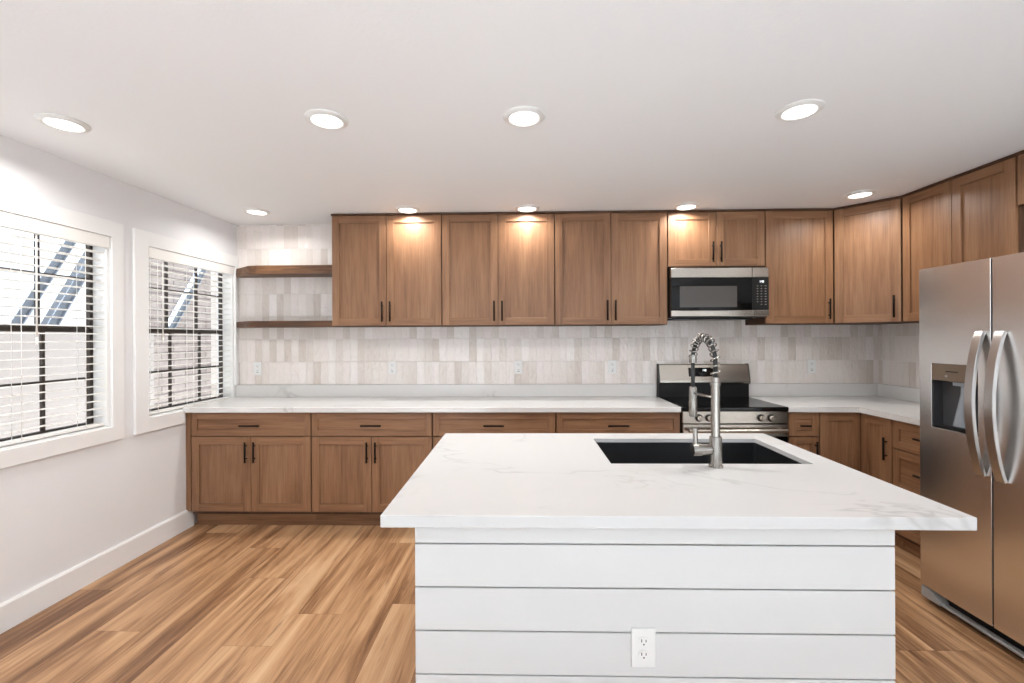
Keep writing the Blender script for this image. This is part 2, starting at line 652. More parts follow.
structure(MB().box(-2.78, 3.25, REAR_Y - 0.15, 4.15, ZC, ZC + 0.14).build('ceiling', M['ceil']))
structure(MB().box(-2.75, 3.25, YB, YB + 0.14, 0, ZC - 0.0005).build('wall_back', M['tile_x']))
b = MB().box(XR, XR + 0.14, REAR_Y, YB - 0.0005, 0.0, ZC - 0.0005, 0)
b.box(XR - 0.006, XR, 2.45, YB - 0.0005, 1.0, 1.62, 1)
structure(b.build('wall_right', [M['wall'], M['tile_y']]))
# wall behind the camera with a wide opening added to let fill daylight in
b = MB()
b.box(-2.75, -2.0, REAR_Y - 0.14, REAR_Y - 0.0005, 0, ZC - 0.0005)
b.box(2.5, 3.25, REAR_Y - 0.14, REAR_Y - 0.0005, 0, ZC - 0.0005)
b.box(-2.0, 2.5, REAR_Y - 0.14, REAR_Y - 0.0005, 2.2, ZC - 0.0005)
structure(b.build('wall_rear', M['wall']))

# left wall, turned a little; its own frame: y along the wall, x = 0 the face, outside is -x
WIN = {1: (1.85, 2.752, 0.888, 2.058), 2: (3.024, 3.938, 0.895, 2.056)}
T = 0.15
b = MB()
z_lo, z_hi = 0.8, 2.15
ys = [REAR_Y - 0.1, WIN[1][0], WIN[1][1], WIN[2][0], WIN[2][1], YB + 0.14]
for k in (0, 2, 4):
    b.box(-T, 0, ys[k], ys[k + 1], 0, ZC - 0.0005)
for w in (1, 2):
    y0, y1, z0, z1 = WIN[w]
    b.box(-T, 0, y0, y1, 0, z0)
    b.box(-T, 0, y0, y1, z1, ZC - 0.0005)
wl = b.build('wall_left', M['wall'])
wl.location = (XL, 0, 0)
wl.rotation_euler = (0, 0, WTH)
structure(wl)

bb = MB()
bb.profile([(0.0005, 0.0), (0.017, 0.0), (0.017, 0.129), (0.011, 0.141), (0.0005, 0.141)], 1, REAR_Y + 0.02, 3.435)
bbo = bb.build('baseboard_left', M['trim'])
bbo.location = (XL, 0, 0)
bbo.rotation_euler = (0, 0, WTH)
structure(bbo)


def wall_empty(name):
    o = bpy.data.objects.new(name, None)
    o.empty_display_size = 0.1
    C.objects.link(o)
    o.location = (XL, 0, 0)
    o.rotation_euler = (0, 0, WTH)
    return o


def make_window(n, cas, mun_hi, mun_lo, fr, notch=None, fw=0.055):
    """double-hung window: casing = (left, right, bottom, top) outer lines"""
    y0, y1, z0, z1 = WIN[n]
    root = structure(wall_empty('window_%d' % n))
    a, c, lo, hi = cas
    b = MB()
    e = 0.0007
    b.box(e, 0.020, a, y0, lo, hi, bev=0.002)
    b.box(e, 0.020, y1, c, TOP + 0.108 if notch else lo, hi, bev=0.002)
    b.box(e, 0.0203, y0 - 0.004, y1 + 0.004, z1, hi, bev=0.002)
    b.box(e, 0.0203, y0 - 0.004, notch if notch else y1 + 0.004, lo, z0, bev=0.002)
    b.build('casing', M['trim'], root)
    b = MB()
    j = 0.008
    b.box(-0.085, 0.0, y0, y0 + j, z0, z1)
    b.box(-0.087, 0.0, y1 - 0.018, y1, z0, z1)
    b.box(-0.085, 0.0, y0 + j, y1 - j, z1 - j, z1)
    b.box(-0.085, 0.0, y0 + j, y1 - j, z0, z0 + j)
    b.build('jamb', M['trim'], root)
    f0, f1 = fr
    b = MB()
    fx0, fx1 = -0.115, -0.088
    b.box(fx0, fx1, f0, f0 + 0.045, z0 - 0.02, z1 + 0.02)
    b.box(fx0, fx1, f1 - fw, f1, z0 - 0.02, z1 + 0.02)
    b.box(fx0, fx1, f0 + 0.045, f1 - fw, z1 - 0.03, z1 + 0.02)
    b.box(fx0, fx1, f0 + 0.045, f1 - fw, z0 - 0.02, z0 + 0.035)
    b.build('sash_frame', M['bronze'], root)
    b = MB()
    b.box(-0.118, -0.086, f0 + 0.045, f1 - fw, 1.470, 1.487)
    b.box(-0.116, -0.090, f0 + 0.045, f1 - fw, 1.493, 1.510)
    b.box(-0.116, -0.092, f0 + 0.045, f1 - fw, 1.487, 1.493)
    b.build('meeting_rail', M['bronze'], root)
    b = MB()
    for yy in mun_hi:
        b.box(-0.108, -0.094, yy - 0.009, yy + 0.009, 1.510, z1 - 0.03)
    b.box(-0.1075, -0.0945, f0 + 0.045, f1 - fw, 1.778, 1.797)
    for yy in mun_lo:
        b.box(-0.108, -0.094, yy - 0.009, yy + 0.009, z0 + 0.035, 1.470)
    b.box(-0.1075, -0.0945, f0 + 0.045, f1 - fw, 1.180, 1.199)
    b.build('muntin', M['bronze'], root)
    MB().box(-0.103, -0.100, f0 + 0.01, f1 - 0.01, z0 - 0.01, z1 + 0.01).build('pane', M['glass'], root)
    return root


make_window(1, (1.74, 2.834, 0.800, 2.154), [2.12, 2.428], [2.15, 2.453], (1.75, 2.750), fw=0.036)
make_window(2, (2.916, 3.9765, 0.800, 2.154), [3.318, 3.622], [3.350, 3.655], (2.97, 3.962), 3.338)


def make_blind(n, label, cords, wand_y, skew=0.0):
    y0, y1, z0, z1 = WIN[n]
    y0, y1 = y0 + 0.014, y1 - 0.020
    t = tag(wall_empty('window_blind'), label, 'blind', 'white slatted blinds in the two windows')
    b = MB()
    b.box(-0.062, -0.004, y0, y1, z1 - 0.066, z1 - 0.012, bev=0.003)
    b.box(0.0002, 0.013, y0 - 0.006, y1 + 0.014, z1 - 0.074, z1 - 0.0005, bev=0.003, seg=2)
    b.build('valance', M['blind'], t)
    b = MB()
    p = 0.0452
    z = z1 - 0.100
    while z > z0 + 0.055:
        t2 = 0.0035
        b.profile([(-0.060, z - t2), (-0.035, z - t2 * 0.2), (-0.011, z - t2 * 0.6), (-0.011, z + 0.0030 - t2 * 0.6), (-0.035, z + 0.0032), (-0.060, z + 0.0030 - t2)], 1, y0, y1)
        z -= p
    b.build('slats', M['blind'], t)
    MB().box(-0.058, -0.012, y0, y1, z0 + 0.013, z0 + 0.030, bev=0.003).build('bottom_rail', M['blind'], t)
    for yy in cords:
        b = MB()
        b.tube([(-0.0085, yy, z1 - 0.074), (-0.0085, yy, z0 + 0.022)], 0.0016, 6)
        b.tube([(-0.0625, yy, z1 - 0.074), (-0.0625, yy, z0 + 0.022)], 0.0016, 6)
        b.build('ladder_cord', M['blind'], t)
    b = MB()
    b.tube([(-0.005, wand_y, z1 - 0.075), (-0.0045, wand_y, z1 - 0.62)], 0.0040, 8)
    b.tube([(-0.0045, wand_y, z1 - 0.62), (-0.0045, wand_y, z1 - 0.66)], 0.0052, 8)
    b.build('tilt_wand', M['blind'], t)
    return t


make_blind(1, 'white open slatted blind in the window nearest the camera, cut by the left edge', [2.27, 2.61], 2.34)
make_blind(2, 'white open slatted blind in the window beside the floating shelves', [3.13, 3.47, 3.81], 3.17)

# ------------------------------------------------------------------ outside
structure(MB().box(-14, -2.80, -12, 14, -0.30, -0.15).build('ground', M['concrete']))
structure(MB().box(-2.80, 9, -12, REAR_Y - 0.16, -0.30, -0.05).build('ground_bounce_slab', M['concrete']))  # unseen slab added to throw sunlight in through the rear opening
structure(MB().box(-4.75, -4.50, 5.15, 10.0, -0.15, 4.6).build('wall_outside', M['block']))
structure(MB().box(-4.45, -4.22, -1.0, 5.14, -0.15, 1.50).build('wall_yard', M['stucco']))
structure(MB().box(-9.6, -9.0, 1.0, 8.25, -0.15, 3.3).build('wall_neighbor', M['pale_blue']))


def brace(y0, z0, y1, z1, x, label):
    d = Vector((0, y1 - y0, z1 - z0))
    ln = d.length
    b = MB()
    b.box(-0.012, 0.012, -0.040, 0.040, 0, ln)
    b.box(-0.035, 0.035, -0.048, -0.040, 0, ln)
    b.box(-0.035, 0.035, 0.040, 0.048, 0, ln)
    o = b.build('steel_brace', M['brace'])
    o.location = (x, y0, z0)
    o.rotation_euler = (-math.atan2(y1 - y0, z1 - z0), 0, 0)
    return tag(o, label, 'brace', 'grey slanting braces outside the windows')


def run(y0, z0, sl, x, label, lo, hi):
    brace(y0 - (z0 - lo) / sl, lo, y0 + (hi - z0) / sl, hi, x, label)


run(5.71, 1.62, 1.40, -4.455, 'grey slanting steel brace on the block wall outside the window beside the shelves', 1.56, 3.0)
run(3.79, 1.575, 1.70, -4.33, 'longer grey slanting steel brace outside the nearest window, on its left', 1.503, 3.0)
run(4.10, 1.586, 1.75, -4.33, 'shorter grey slanting steel brace outside the nearest window, on its right', 1.503, 2.45)


# ------------------------------------------------------------------ cabinets
def shaker(name, w, z0, z1, parent, x0, rail=0.058, horizontal=False, y=0.0):
    """framed panel front; its face is y, it goes back 20 mm"""
    b = MB()
    x1 = x0 + w
    e = 0.0012
    t = 0.020
    b.box(x0, x0 + rail, y, y + t, z0, z1, 0, e)
    b.box(x1 - rail, x1, y, y + t, z0, z1, 0, e)
    b.box(x0 + rail, x1 - rail, y, y + t, z1 - rail, z1, 1, e)
    b.box(x0 + rail, x1 - rail, y, y + t, z0, z0 + rail, 1, e)
    b.box(x0 + rail - 0.002, x1 - rail + 0.002, y + 0.0115, y + 0.018, z0 + rail - 0.002, z1 - rail + 0.002, 1 if horizontal else 0)
    # the panel sits back behind the frame face
    return b.build(name, [M['wood_v'], M['wood_h']], parent)


def pull(parent, x, z, length, vertical=True, y=0.0):
    b = MB()
    so, r = 0.024, 0.0066
    h = length / 2
    if vertical:
        b.tube([(x, y - so, z - h), (x, y - so, z + h)], r, 10)
        for s in (-1, 1):
            b.tube([(x, y - so, z + s * h * 0.62), (x, y + 0.001, z + s * h * 0.62)], 0.0045, 8)
    else:
        b.tube([(x - h, y - so, z), (x + h, y - so, z)], r, 10)
        for s in (-1, 1):
            b.tube([(x + s * h * 0.62, y - so, z), (x + s * h * 0.62, y + 0.001, z)], 0.0045, 8)
    return b.build('handle', M['black'], parent)


def base_cabinet(label, loc, rz, w, depth, layout, group, name='base_cabinet', filler=0.0, rev=0.005):
    t = thing(name, label, 'cabinet', loc, rz, group)
    b = MB()
    b.box(0.0005, w - 0.0005, 0.0205, depth, 0.105, 0.875, bev=0.0008)
    b.build('carcass', [M['wood_edge']], t)
    b = MB()
    b.box(-filler + (0.024 if filler else 0.0005), w - 0.0005, 0.078, 0.096, 0.0, 0.104)
    b.build('toe_kick', [M['wood_h']], t)
    if filler:
        MB().box(-filler, -0.001, 0.001, 0.021, 0.131, 0.875).build('filler_strip', [M['wood_v']], t)
    zt, zd, zb = 0.869, 0.698, 0.131
    if layout == 'drawer+doors':
        dr = shaker('drawer', w - 2 * rev, zd, zt, t, rev, 0.045, True)
        pull(dr, w / 2, 0.776, 0.152, False)
        m = (w - 2 * rev - 0.004) / 2
        for s in (0, 1):
            x0 = rev + s * (m + 0.004)
            d = shaker('door', m, zb, zd - 0.007, t, x0)
            pull(d, x0 + (m - 0.030 if s == 0 else 0.030), 0.578, 0.152)
    elif layout == 'drawer+door':
        dr = shaker('drawer', w - 2 * rev, zd, zt, t, rev, 0.045, True)
        pull(dr, w / 2, 0.776, 0.075, False)
        d = shaker('door', w - 2 * rev, zb, zd - 0.007, t, rev, 0.050)
        pull(d, w - 0.032, 0.585, 0.152)
    elif layout == 'drawers':
        for z0, z1 in ((zd - 0.012, zt), (0.420, zd - 0.019), (zb, 0.413)):
            dr = shaker('drawer', w - 2 * rev, z0, z1, t, rev, 0.050, True)
            pull(dr, w / 2, (z0 + z1) / 2 + 0.005, 0.176, False)
    return t


BX = [-2.489, -1.5738, -0.6641, 0.2518, 1.1640]
lab = ['brown shaker base cabinet in the corner against the left wall, drawer over two doors',
       'brown shaker base cabinet, second from the left wall, partly behind the island corner',
       'brown shaker base cabinet third from the left wall, doors hidden behind the island',
       'brown shaker base cabinet directly left of the stove']
DEPTH = YB - YC - 0.004
for k in range(4):
    base_cabinet(lab[k], (BX[k], YC, 0), 0, BX[k + 1] - BX[k], DEPTH, 'drawer+doors', 'wooden base cabinets', filler=(0.038 if k == 0 else 0))
base_cabinet('narrow brown base cabinet directly right of the stove, one drawer over one door', (1.9427, YC, 0), 0, 2.1668 - 1.9427, DEPTH, 'drawer+door', 'wooden base cabinets')

# corner base cabinet with two door leaves that meet in the inner corner
t = thing('corner_cabinet', 'brown corner base cabinet with two door leaves meeting at the inner corner', 'cabinet', (2.1668, YC, 0), 0, 'wooden base cabinets')
cw = XRB - 2.1668
b = MB()
b.prism([(0.0005, 0.0205), (cw + 0.0205, 0.0205), (cw + 0.0205, -0.279), (XR - 2.1668 - 0.008, -0.279), (XR - 2.1668 - 0.008, DEPTH), (0.0005, DEPTH)], 0.105, 0.875)
b.build('carcass', M['wood_edge'], t)
b = MB()
b.box(0.0005, cw + 0.078, 0.078, 0.096, 0, 0.104)
b.box(cw + 0.078, cw + 0.096, -0.279, 0.096, 0, 0.104)
b.build('toe_kick', M['wood_h'], t)
shaker('door', cw - 0.006, 0.131, 0.869, t, 0.005)
leaf = bpy.data.objects.new('door', None)
C.objects.link(leaf)
leaf.parent = t
d2 = shaker('door', 0.272, 0.131, 0.869, t, 0.003)
bpy.data.objects.remove(leaf)
d2.location = (cw, 0, 0)
d2.rotation_euler = (0, 0, -PI / 2)
h = pull(d2, 0.272 - 0.034, 0.665, 0.152)

base_cabinet('brown base cabinet with a stack of drawers between the corner and the refrigerator', (XRB, 3.090, 0), -PI / 2, 0.56, XR - XRB - 0.008, 'drawers', 'wooden base cabinets', name='drawer_cabinet')


def upper_cabinet(label, loc, rz, w, depth, zb, doors, handle, group='wooden wall cabinets', name='wall_cabinet', plan=None, side=None, rev=0.0045):
    """wall cabinet hung under the ceiling; loc = front left at floor level"""
    t = thing(name, label, 'cabinet', loc, rz, group)
    zt = ZC - 0.004
    b = MB()
    if plan:
        b.prism(plan, zb - 0.006, zt, 0)
    else:
        b.box(0.0005, w - 0.0005, 0.0205, depth, zb - 0.006, zt, 0, 0.0008)
    b.build('carcass', M['wood_edge'], t)
    MB().box(0.0005, w - 0.0005, -0.008, 0.0200, zt - 0.013, zt).build('top_strip', M['wood_edge'], t)  # strip takes the darker frame wood, its shade put into the colour
    z0, z1 = zb, zt - 0.016
    g = 0.004
    m = (w - 2 * rev - (doors - 1) * g) / doors
    for s in range(doors):
        x0 = rev + s * (m + g)
        d = shaker('door', m, z0, z1, t, x0, 0.058)
        if handle == 'pair':
            pull(d, x0 + (m - 0.030 if s == 0 else 0.030), z0 + 0.111, 0.160)
        elif handle == 'right':
            pull(d, x0 + m - 0.038, z0 + 0.111, 0.160)
    if side:
        MB().box(w, w + 0.001, 0.0, depth, zb, zt).build('side_panel', M['wood_v'], t)
    return t


UX = [-1.5296, -0.6367, 0.2682, 1.1631, 1.928, 2.4581]
UD = YB - YU - 0.004
ul = ['brown two-door wall cabinet beside the floating shelves',
      'brown two-door wall cabinet, second to the right of the floating shelves',
      'brown two-door wall cabinet directly left of the microwave',
      'short brown two-door wall cabinet directly above the microwave',
      'brown single-door wall cabinet directly right of the microwave']
ZU = 1.528
for k in range(5):
    upper_cabinet(ul[k], (UX[k], YU, 0), 0, UX[k + 1] - UX[k], UD, 1.983 if k == 3 else ZU, 1 if k == 4 else 2, 'right' if k == 4 else 'pair')

# diagonal corner wall cabinet
p0, p1 = Vector((2.4581, YU)), Vector((XRU, 3.338))
ang = math.atan2(p1.y - p0.y, p1.x - p0.x)
wd = (p1 - p0).length
def to_local(q):
    d = Vector(q) - p0
    c, s = math.cos(-ang), math.sin(-ang)
    return (d.x * c - d.y * s, d.x * s + d.y * c)
off = Vector((math.cos(ang + PI / 2), math.sin(ang + PI / 2))) * 0.0205
plan = [to_local(q) for q in (p0 + off, p1 + off, (XR - 0.008, 3.338), (XR - 0.008, YB - 0.004), (2.4590, YB - 0.004))]
upper_cabinet('brown single-door wall cabinet set diagonally across the back right corner', (p0.x, p0.y, 0), ang, wd, 0.3, ZU, 1, 'right', plan=plan, name='corner_wall_cabinet')
UDR = XR - XRU - 0.008
upper_cabinet('tall brown two-door wall cabinet on the right wall, rising behind the refrigerator top', (XRU, 3.336, 0), -PI / 2, 3.336 - 2.583, UDR, ZU, 2, None)
upper_cabinet('short brown wall cabinet above the refrigerator at the right edge', (XRU, 2.580, 0), -PI / 2, 0.93, UDR, 2.140, 2, 'pair')


# ------------------------------------------------------------------ countertops
t = thing('countertop', 'long white quartz worktop from the left wall to the stove', 'worktop', (0, 0, 0), 0, 'white quartz worktops')
MB().prism([(-2.5285, 3.3437), (1.1600, 3.3437), (1.1600, YB - 0.001), (-2.5188, YB - 0.001)], 0.8762, TOP, bev=0.002).build('slab', M['quartz_lit'], t)
MB().box(-2.5185, 1.1600, YB - 0.020, YB - 0.001, TOP + 0.0003, 1.0194, bev=0.0012).build('upstand', M['quartz_lit'], t)
t = thing('countertop', 'white quartz corner worktop from the stove to the refrigerator', 'worktop', (0, 0, 0), 0, 'white quartz worktops')
XRC = 2.429
MB().prism([(1.9290, 3.3437), (XRC, 3.3437), (XRC, 2.528), (XR - 0.007, 2.528), (XR - 0.007, YB - 0.001), (1.9290, YB - 0.001)], 0.8762, TOP, bev=0.002).build('slab', M['quartz_lit'], t)
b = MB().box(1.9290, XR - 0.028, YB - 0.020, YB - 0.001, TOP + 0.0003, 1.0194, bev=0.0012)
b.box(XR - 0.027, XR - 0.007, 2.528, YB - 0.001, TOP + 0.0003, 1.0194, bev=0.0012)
b.build('upstand', M['quartz_lit'], t)

# ------------------------------------------------------------------ island
IX0, IX1, IY0, IY1 = -0.322, 1.090, 1.360, 2.395
t = thing('kitchen_island', 'white shiplap-clad kitchen island body on the plank floor', 'island', ((IX0 + IX1) / 2, (IY0 + IY1) / 2, 0))
ox, oy = (IX0 + IX1) / 2, (IY0 + IY1) / 2
b = MB()
th = 0.016
YW, IXW = 1.550, 1.205            # behind the shiplap wall the body is wider on the right, to carry the sink
def bx(x0, x1, y0, y1, z0=0.0, z1=0.877):
    b.box(x0 - ox, x1 - ox, y0 - oy, y1 - oy, z0, z1)
bx(IX0 + th, IX1 - th, IY0 + th, IY0 + th + 0.012)
bx(IX0 + th, IX0 + th + 0.012, IY0 + th + 0.012, IY1 - 0.02)
bx(IX1 - th - 0.012, IX1 - th, IY0 + th + 0.012, YW)
bx(IX1 - th - 0.012, IXW - th, YW, YW + 0.012)
bx(IXW - th - 0.012, IXW - th, YW + 0.012, IY1 - 0.02)
bx(IX0 + th, IXW - th, IY1 - 0.02, IY1)
b.build('carcass', M['groove'], t)
edges = [0.8772, 0.810, 0.6795, 0.5490, 0.4180, 0.2870, 0.1560, 0.0]
def boards(nm, x0, x1, y0, y1):
    global b
    b = MB()
    for zt_, zb_ in zip(edges, edges[1:]):
        g = 0.0022
        b.box(x0 - ox, x1 - ox, y0 - oy, y1 - oy, zb_ + g, zt_ - (0 if zt_ > 0.87 else g), 0, 0.0012)
    b.build(nm, M['shiplap'], t)
boards('front_boards', IX0, IX1, IY0, IY0 + th - 0.0005)
boards('side_boards', IX0, IX0 + th - 0.0005, IY0 + th, YW)
MB().box(IX0 - ox, IX0 + th - 0.0005 - ox, YW + 0.0005 - oy, IY1 - oy, 0, 0.877).build('end_panel', M['wood_v'], t)
boards('side_boards', IX1 - th + 0.0005, IX1, IY0 + th, YW - th)
MB().box(IX1 - th + 0.0005 - ox, IXW - ox, YW - th + 0.0005 - oy, YW - 0.0005 - oy, 0, 0.877).build('return_panel', M['wood_v'], t)
MB().box(IXW - th + 0.0005 - ox, IXW - ox, YW - oy, IY1 - oy, 0, 0.877).build('end_panel', M['wood_v'], t)
MB().box(IX0 - ox, IXW - ox, IY1 + 0.0005 - oy, IY1 + 0.004 - oy, 0.0, 0.877).build('back_panel', M['wood_edge'], t)
dw = (IXW - IX0 - 0.02) / 4
for k in range(4):
    d = shaker('door', dw - 0.006, 0.12, 0.868, t, 0.0)
    d.location = (IXW - ox - 0.008 - k * dw, IY1 - oy + 0.0245, 0)
    d.rotation_euler = (0, 0, PI)
    pull(d, (dw - 0.036) if k % 2 == 0 else 0.030, 0.74, 0.152)
SX0, SX1, SY0, SY1 = 0.362, 1.168, 1.857, 2.314
bm = bmesh.new()
def rect(x0, x1, y0, y1, z):
    return [bm.verts.new(p) for p in ((x0, y0, z), (x1, y0, z), (x1, y1, z), (x0, y1, z))]
OUT, INN, HOLE = (-0.4105, 1.2751, 1.3085, 2.4387), (-0.3705, 1.2351, 1.3485, 2.3987), (SX0, SX1, SY0, SY1)
loops = [rect(*HOLE, 0.9142), rect(*OUT, 0.9142), rect(*OUT, 0.8784), rect(*INN, 0.8784), rect(*INN, 0.8942), rect(*HOLE, 0.8942)]
for ra, rb in zip(loops, loops[1:] + loops[:1]):
    for k in range(4):
        bm.faces.new((ra[k], ra[(k + 1) % 4], rb[(k + 1) % 4], rb[k]))
bmesh.ops.recalc_face_normals(bm, faces=bm.faces)
o = MB()
o.bm.free()
o.bm = bm
o = o.build('island_countertop', M['quartz'])
md = o.modifiers.new('bevel', 'BEVEL')
md.width = 0.0022
md.segments = 2
md.limit_method = 'ANGLE'
tag(o, 'white quartz island worktop with faint grey veins and a sink cut-out', 'worktop', 'white quartz worktops')

# sink hung below the cut-out
t = thing('kitchen_sink', 'dark gunmetal single-bowl sink set under the island worktop', 'sink', ((SX0 + SX1) / 2, (SY0 + SY1) / 2, 0.656))
ox, oy = (SX0 + SX1) / 2, (SY0 + SY1) / 2
hx, hy = (SX1 - SX0) / 2 + 0.008, (SY1 - SY0) / 2 + 0.008
bm = bmesh.new()
def rr(hx, hy, r, n=5):
    out = []
    for cx_, cy_, a0 in ((hx - r, hy - r, 0), (-hx + r, hy - r, PI / 2), (-hx + r, -hy + r, PI), (hx - r, -hy + r, 1.5 * PI)):
        for k in range(n + 1):
            a = a0 + PI / 2 * k / n
            out.append((cx_ + r * math.cos(a), cy_ + r * math.sin(a)))
    return out
lev = [(hx + 0.022, hy + 0.022, 0.03, 0.2355), (hx, hy, 0.018, 0.2355), (hx, hy, 0.018, 0.035), (hx - 0.012, hy - 0.012, 0.012, 0.018), (hx - 0.03, hy - 0.03, 0.01, 0.014)]
rings = [[bm.verts.new((x, y, z)) for x, y in rr(a, c, r)] for a, c, r, z in lev]
for ra, rb in zip(rings, rings[1:]):
    for k in range(len(ra)):
        bm.faces.new((ra[k], ra[(k + 1) % len(ra)], rb[(k + 1) % len(ra)], rb[k]))
bm.faces.new(rings[-1])
bmesh.ops.recalc_face_normals(bm, faces=bm.faces)
q = MB()
q.bm.free()
q.bm = bm
o = q.build('basin', M['sink'], t)
sm = o.modifiers.new('thick', 'SOLIDIFY')
sm.thickness = 0.0015
sm.offset = 1
MB().lathe([(0.045, 0.0), (0.045, 0.004), (0.030, 0.003), (0.0, 0.001)], 24, loc=(0, 0.05, 0.0162)).build('drain', M['nickel'], t)

# ------------------------------------------------------------------ faucet
FX, FY = 0.762, 1.812
t = thing('kitchen_faucet', 'brushed nickel spring faucet standing at the near edge of the sink', 'faucet', (FX, FY, 0.9142))
b = MB()
b.lathe([(0.0, 0.0), (0.0275, 0.0), (0.0275, 0.005), (0.0240, 0.009), (0.0232, 0.03), (0.0228, 0.117), (0.0218, 0.119), (0.0168, 0.120), (0.0165, 0.318), (0.0195, 0.319), (0.0195, 0.333), (0.0165, 0.334), (0.0165, 0.352), (0.0, 0.353)], 28)
b.build('body', M['nickel'], t)
# lever on the left side
b = MB()
b.tube([(-0.020, 0, 0.068), (-0.058, 0, 0.068)], 0.0215, 20)
b.tube([(-0.0585, 0, 0.068), (-0.091, 0, 0.068)], 0.0250, 20)
b.tube([(-0.078, 0, 0.086), (-0.079, 0.004, 0.150)], 0.0095, 12)
b.build('lever', M['nickel'], t)
# hose path: up, over, down
R = 0.1175
path = [(0, 0, 0.353 + 0.058 * k / 6) for k in range(7)]
for k in range(1, 25):
    a = PI - PI * k / 24
    path.append((0, R + R * math.cos(a), 0.411 + R * math.sin(a) * 0.84))
hose = path + [(0, 2 * R, 0.40), (0, 2 * R, 0.34), (0, 2 * R, 0.28)]
MB().tube(hose, 0.0085, 12).build('hose', M['rubber'], t)
# spring wound around the hose
pv = [Vector(p) for p in path]
L = [0.0]
for a, c in zip(pv, pv[1:]):
    L.append(L[-1] + (c - a).length)
tot = L[-1]
turns = 15
pts = []
nn = turns * 14
for k in range(nn + 1):
    s = tot * k / nn
    j = max(i for i in range(len(L)) if L[i] <= s + 1e-9)
    j = min(j, len(L) - 2)
    f = (s - L[j]) / (L[j + 1] - L[j])
    p = pv[j].lerp(pv[j + 1], f)
    jj = min(j + 1, len(pv) - 2) if f > 0.5 else j
    d = (pv[min(j + 2, len(pv) - 1)] - pv[max(j - 1, 0)]).normalized()
    e1 = Vector((1, 0, 0))
    e2 = d.cross(e1).normalized()
    a = 2 * PI * turns * k / nn
    pts.append(p + (e1 * math.cos(a) + e2 * math.sin(a)) * 0.0165)
MB().tube(pts, 0.0030, 6).build('spring', M['nickel'], t)
b = MB()
b.tube([(0, 2 * R, 0.432), (0, 2 * R, 0.396)], 0.0165, 18)
b.build('spring_collar', M['nickel'], t)
b = MB()
b.tube([(0, 2 * R, 0.290), (0, 2 * R, 0.284), (0, 2 * R, 0.225)], [0.013, 0.0165, 0.0165], 18)
b.tube([(0, 2 * R, 0.2235), (0, 2 * R, 0.165), (0, 2 * R, 0.158)], [0.0175, 0.0185, 0.0165], 18)
b.build('spray_head', M['nickel'], t)
b = MB()
b.tube([(0, 0.010, 0.270), (0, 2 * R - 0.014, 0.262)], 0.0052, 10)
b.build('docking_arm', M['nickel'], t)


# ------------------------------------------------------------------ stove
RX0, RX1 = 1.1660, 1.9230
t = thing('stove', 'stainless steel electric stove with black glass top between the worktops', 'stove', ((RX0 + RX1) / 2, 3.345, 0))
ox, oy = (RX0 + RX1) / 2, 3.345
hw = (RX1 - RX0) / 2
b = MB()
b.box(-hw + 0.002, hw - 0.002, 0.025, 0.600, 0.06, 0.885)
b.build('body', M['black_plastic'], t)
b = MB()
b.box(-hw, hw, -0.018, 0.560, 0.887, 0.9165, bev=0.006, seg=2)
b.build('cooktop', M['black_glass'], t)
b = MB()
b.box(-hw + 0.001, hw - 0.001, -0.012, 0.0245, 0.797, 0.886, bev=0.003)
cp = b.build('control_panel', M['steel_x'], t)
for xk in (-hw + 0.116, -hw + 0.188, hw - 0.198, hw - 0.126):
    MB().tube([(xk, -0.0118, 0.838), (xk, -0.0165, 0.838)], 0.0265, 24).build('knob_ring', M['black_plastic'], cp)
    b = MB()
    b.tube([(xk, -0.0168, 0.838), (xk, -0.042, 0.838), (xk, -0.045, 0.838)], [0.0205, 0.0195, 0.017], 20)
    b.box(xk - 0.0045, xk + 0.0045, -0.052, -0.044, 0.820, 0.856, bev=0.002)
    b.build('knob', M['steel_x'], cp)
b = MB()
b.box(-hw + 0.003, hw - 0.003, -0.010, 0.0245, 0.700, 0.790, 0, 0.003)
b.box(-hw + 0.003, hw - 0.003, -0.010, 0.0245, 0.225, 0.285, 0, 0.003)
b.box(-hw + 0.003, hw - 0.003, -0.009, 0.0245, 0.286, 0.699, 1, 0.002)
od = b.build('oven_door', [M['steel_x'], M['black_glass']], t)
b = MB()
b.tube([(-hw + 0.03, -0.055, 0.752), (hw - 0.03, -0.055, 0.752)], 0.0125, 16)
for s in (-1, 1):
    b.tube([(s * (hw - 0.06), -0.055, 0.752), (s * (hw - 0.06), -0.009, 0.752)], 0.010, 12)
b.build('handle', M['steel_x'], od)
MB().box(-hw + 0.003, hw - 0.003, -0.008, 0.0245, 0.070, 0.218, bev=0.003).build('drawer', M['steel_x'], t)
for sx in (-1, 1):
    for yy in (0.06, 0.55):
        MB().tube([(sx * (hw - 0.06), yy, 0.0), (sx * (hw - 0.06), yy, 0.062)], 0.018, 12).build('leg', M['black_plastic'], t)
# backguard
b = MB()
b.profile([(0.560, 0.890), (0.610, 0.890), (0.610, 1.030), (0.560, 1.030)], 0, -hw, hw, 1)
b.profile([(0.536, 1.040), (0.536, 1.058), (0.566, 1.186), (0.574, 1.192), (0.612, 1.192), (0.612, 1.031), (0.545, 1.031)], 0, -hw + 0.003, hw - 0.003, 0)
for s in (-1, 1):
    xx = s * (hw - 0.0015)
    b.profile([(0.533, 1.028), (0.533, 1.060), (0.564, 1.190), (0.572, 1.196), (0.614, 1.196), (0.614, 1.028)], 0, xx - 0.0018, xx + 0.0018, 1)
bg = b.build('backguard', [M['steel_x'], M['black_plastic']], t)
def on_slope(xa_, xb_, za, zb_, out0, out1):
    ya = lambda z: 0.536 + (z - 1.058) / (1.186 - 1.058) * 0.030
    return [(ya(za) - out0, za), (ya(zb_) - out0, zb_), (ya(zb_) - out1, zb_), (ya(za) - out1, za)]
b = MB()
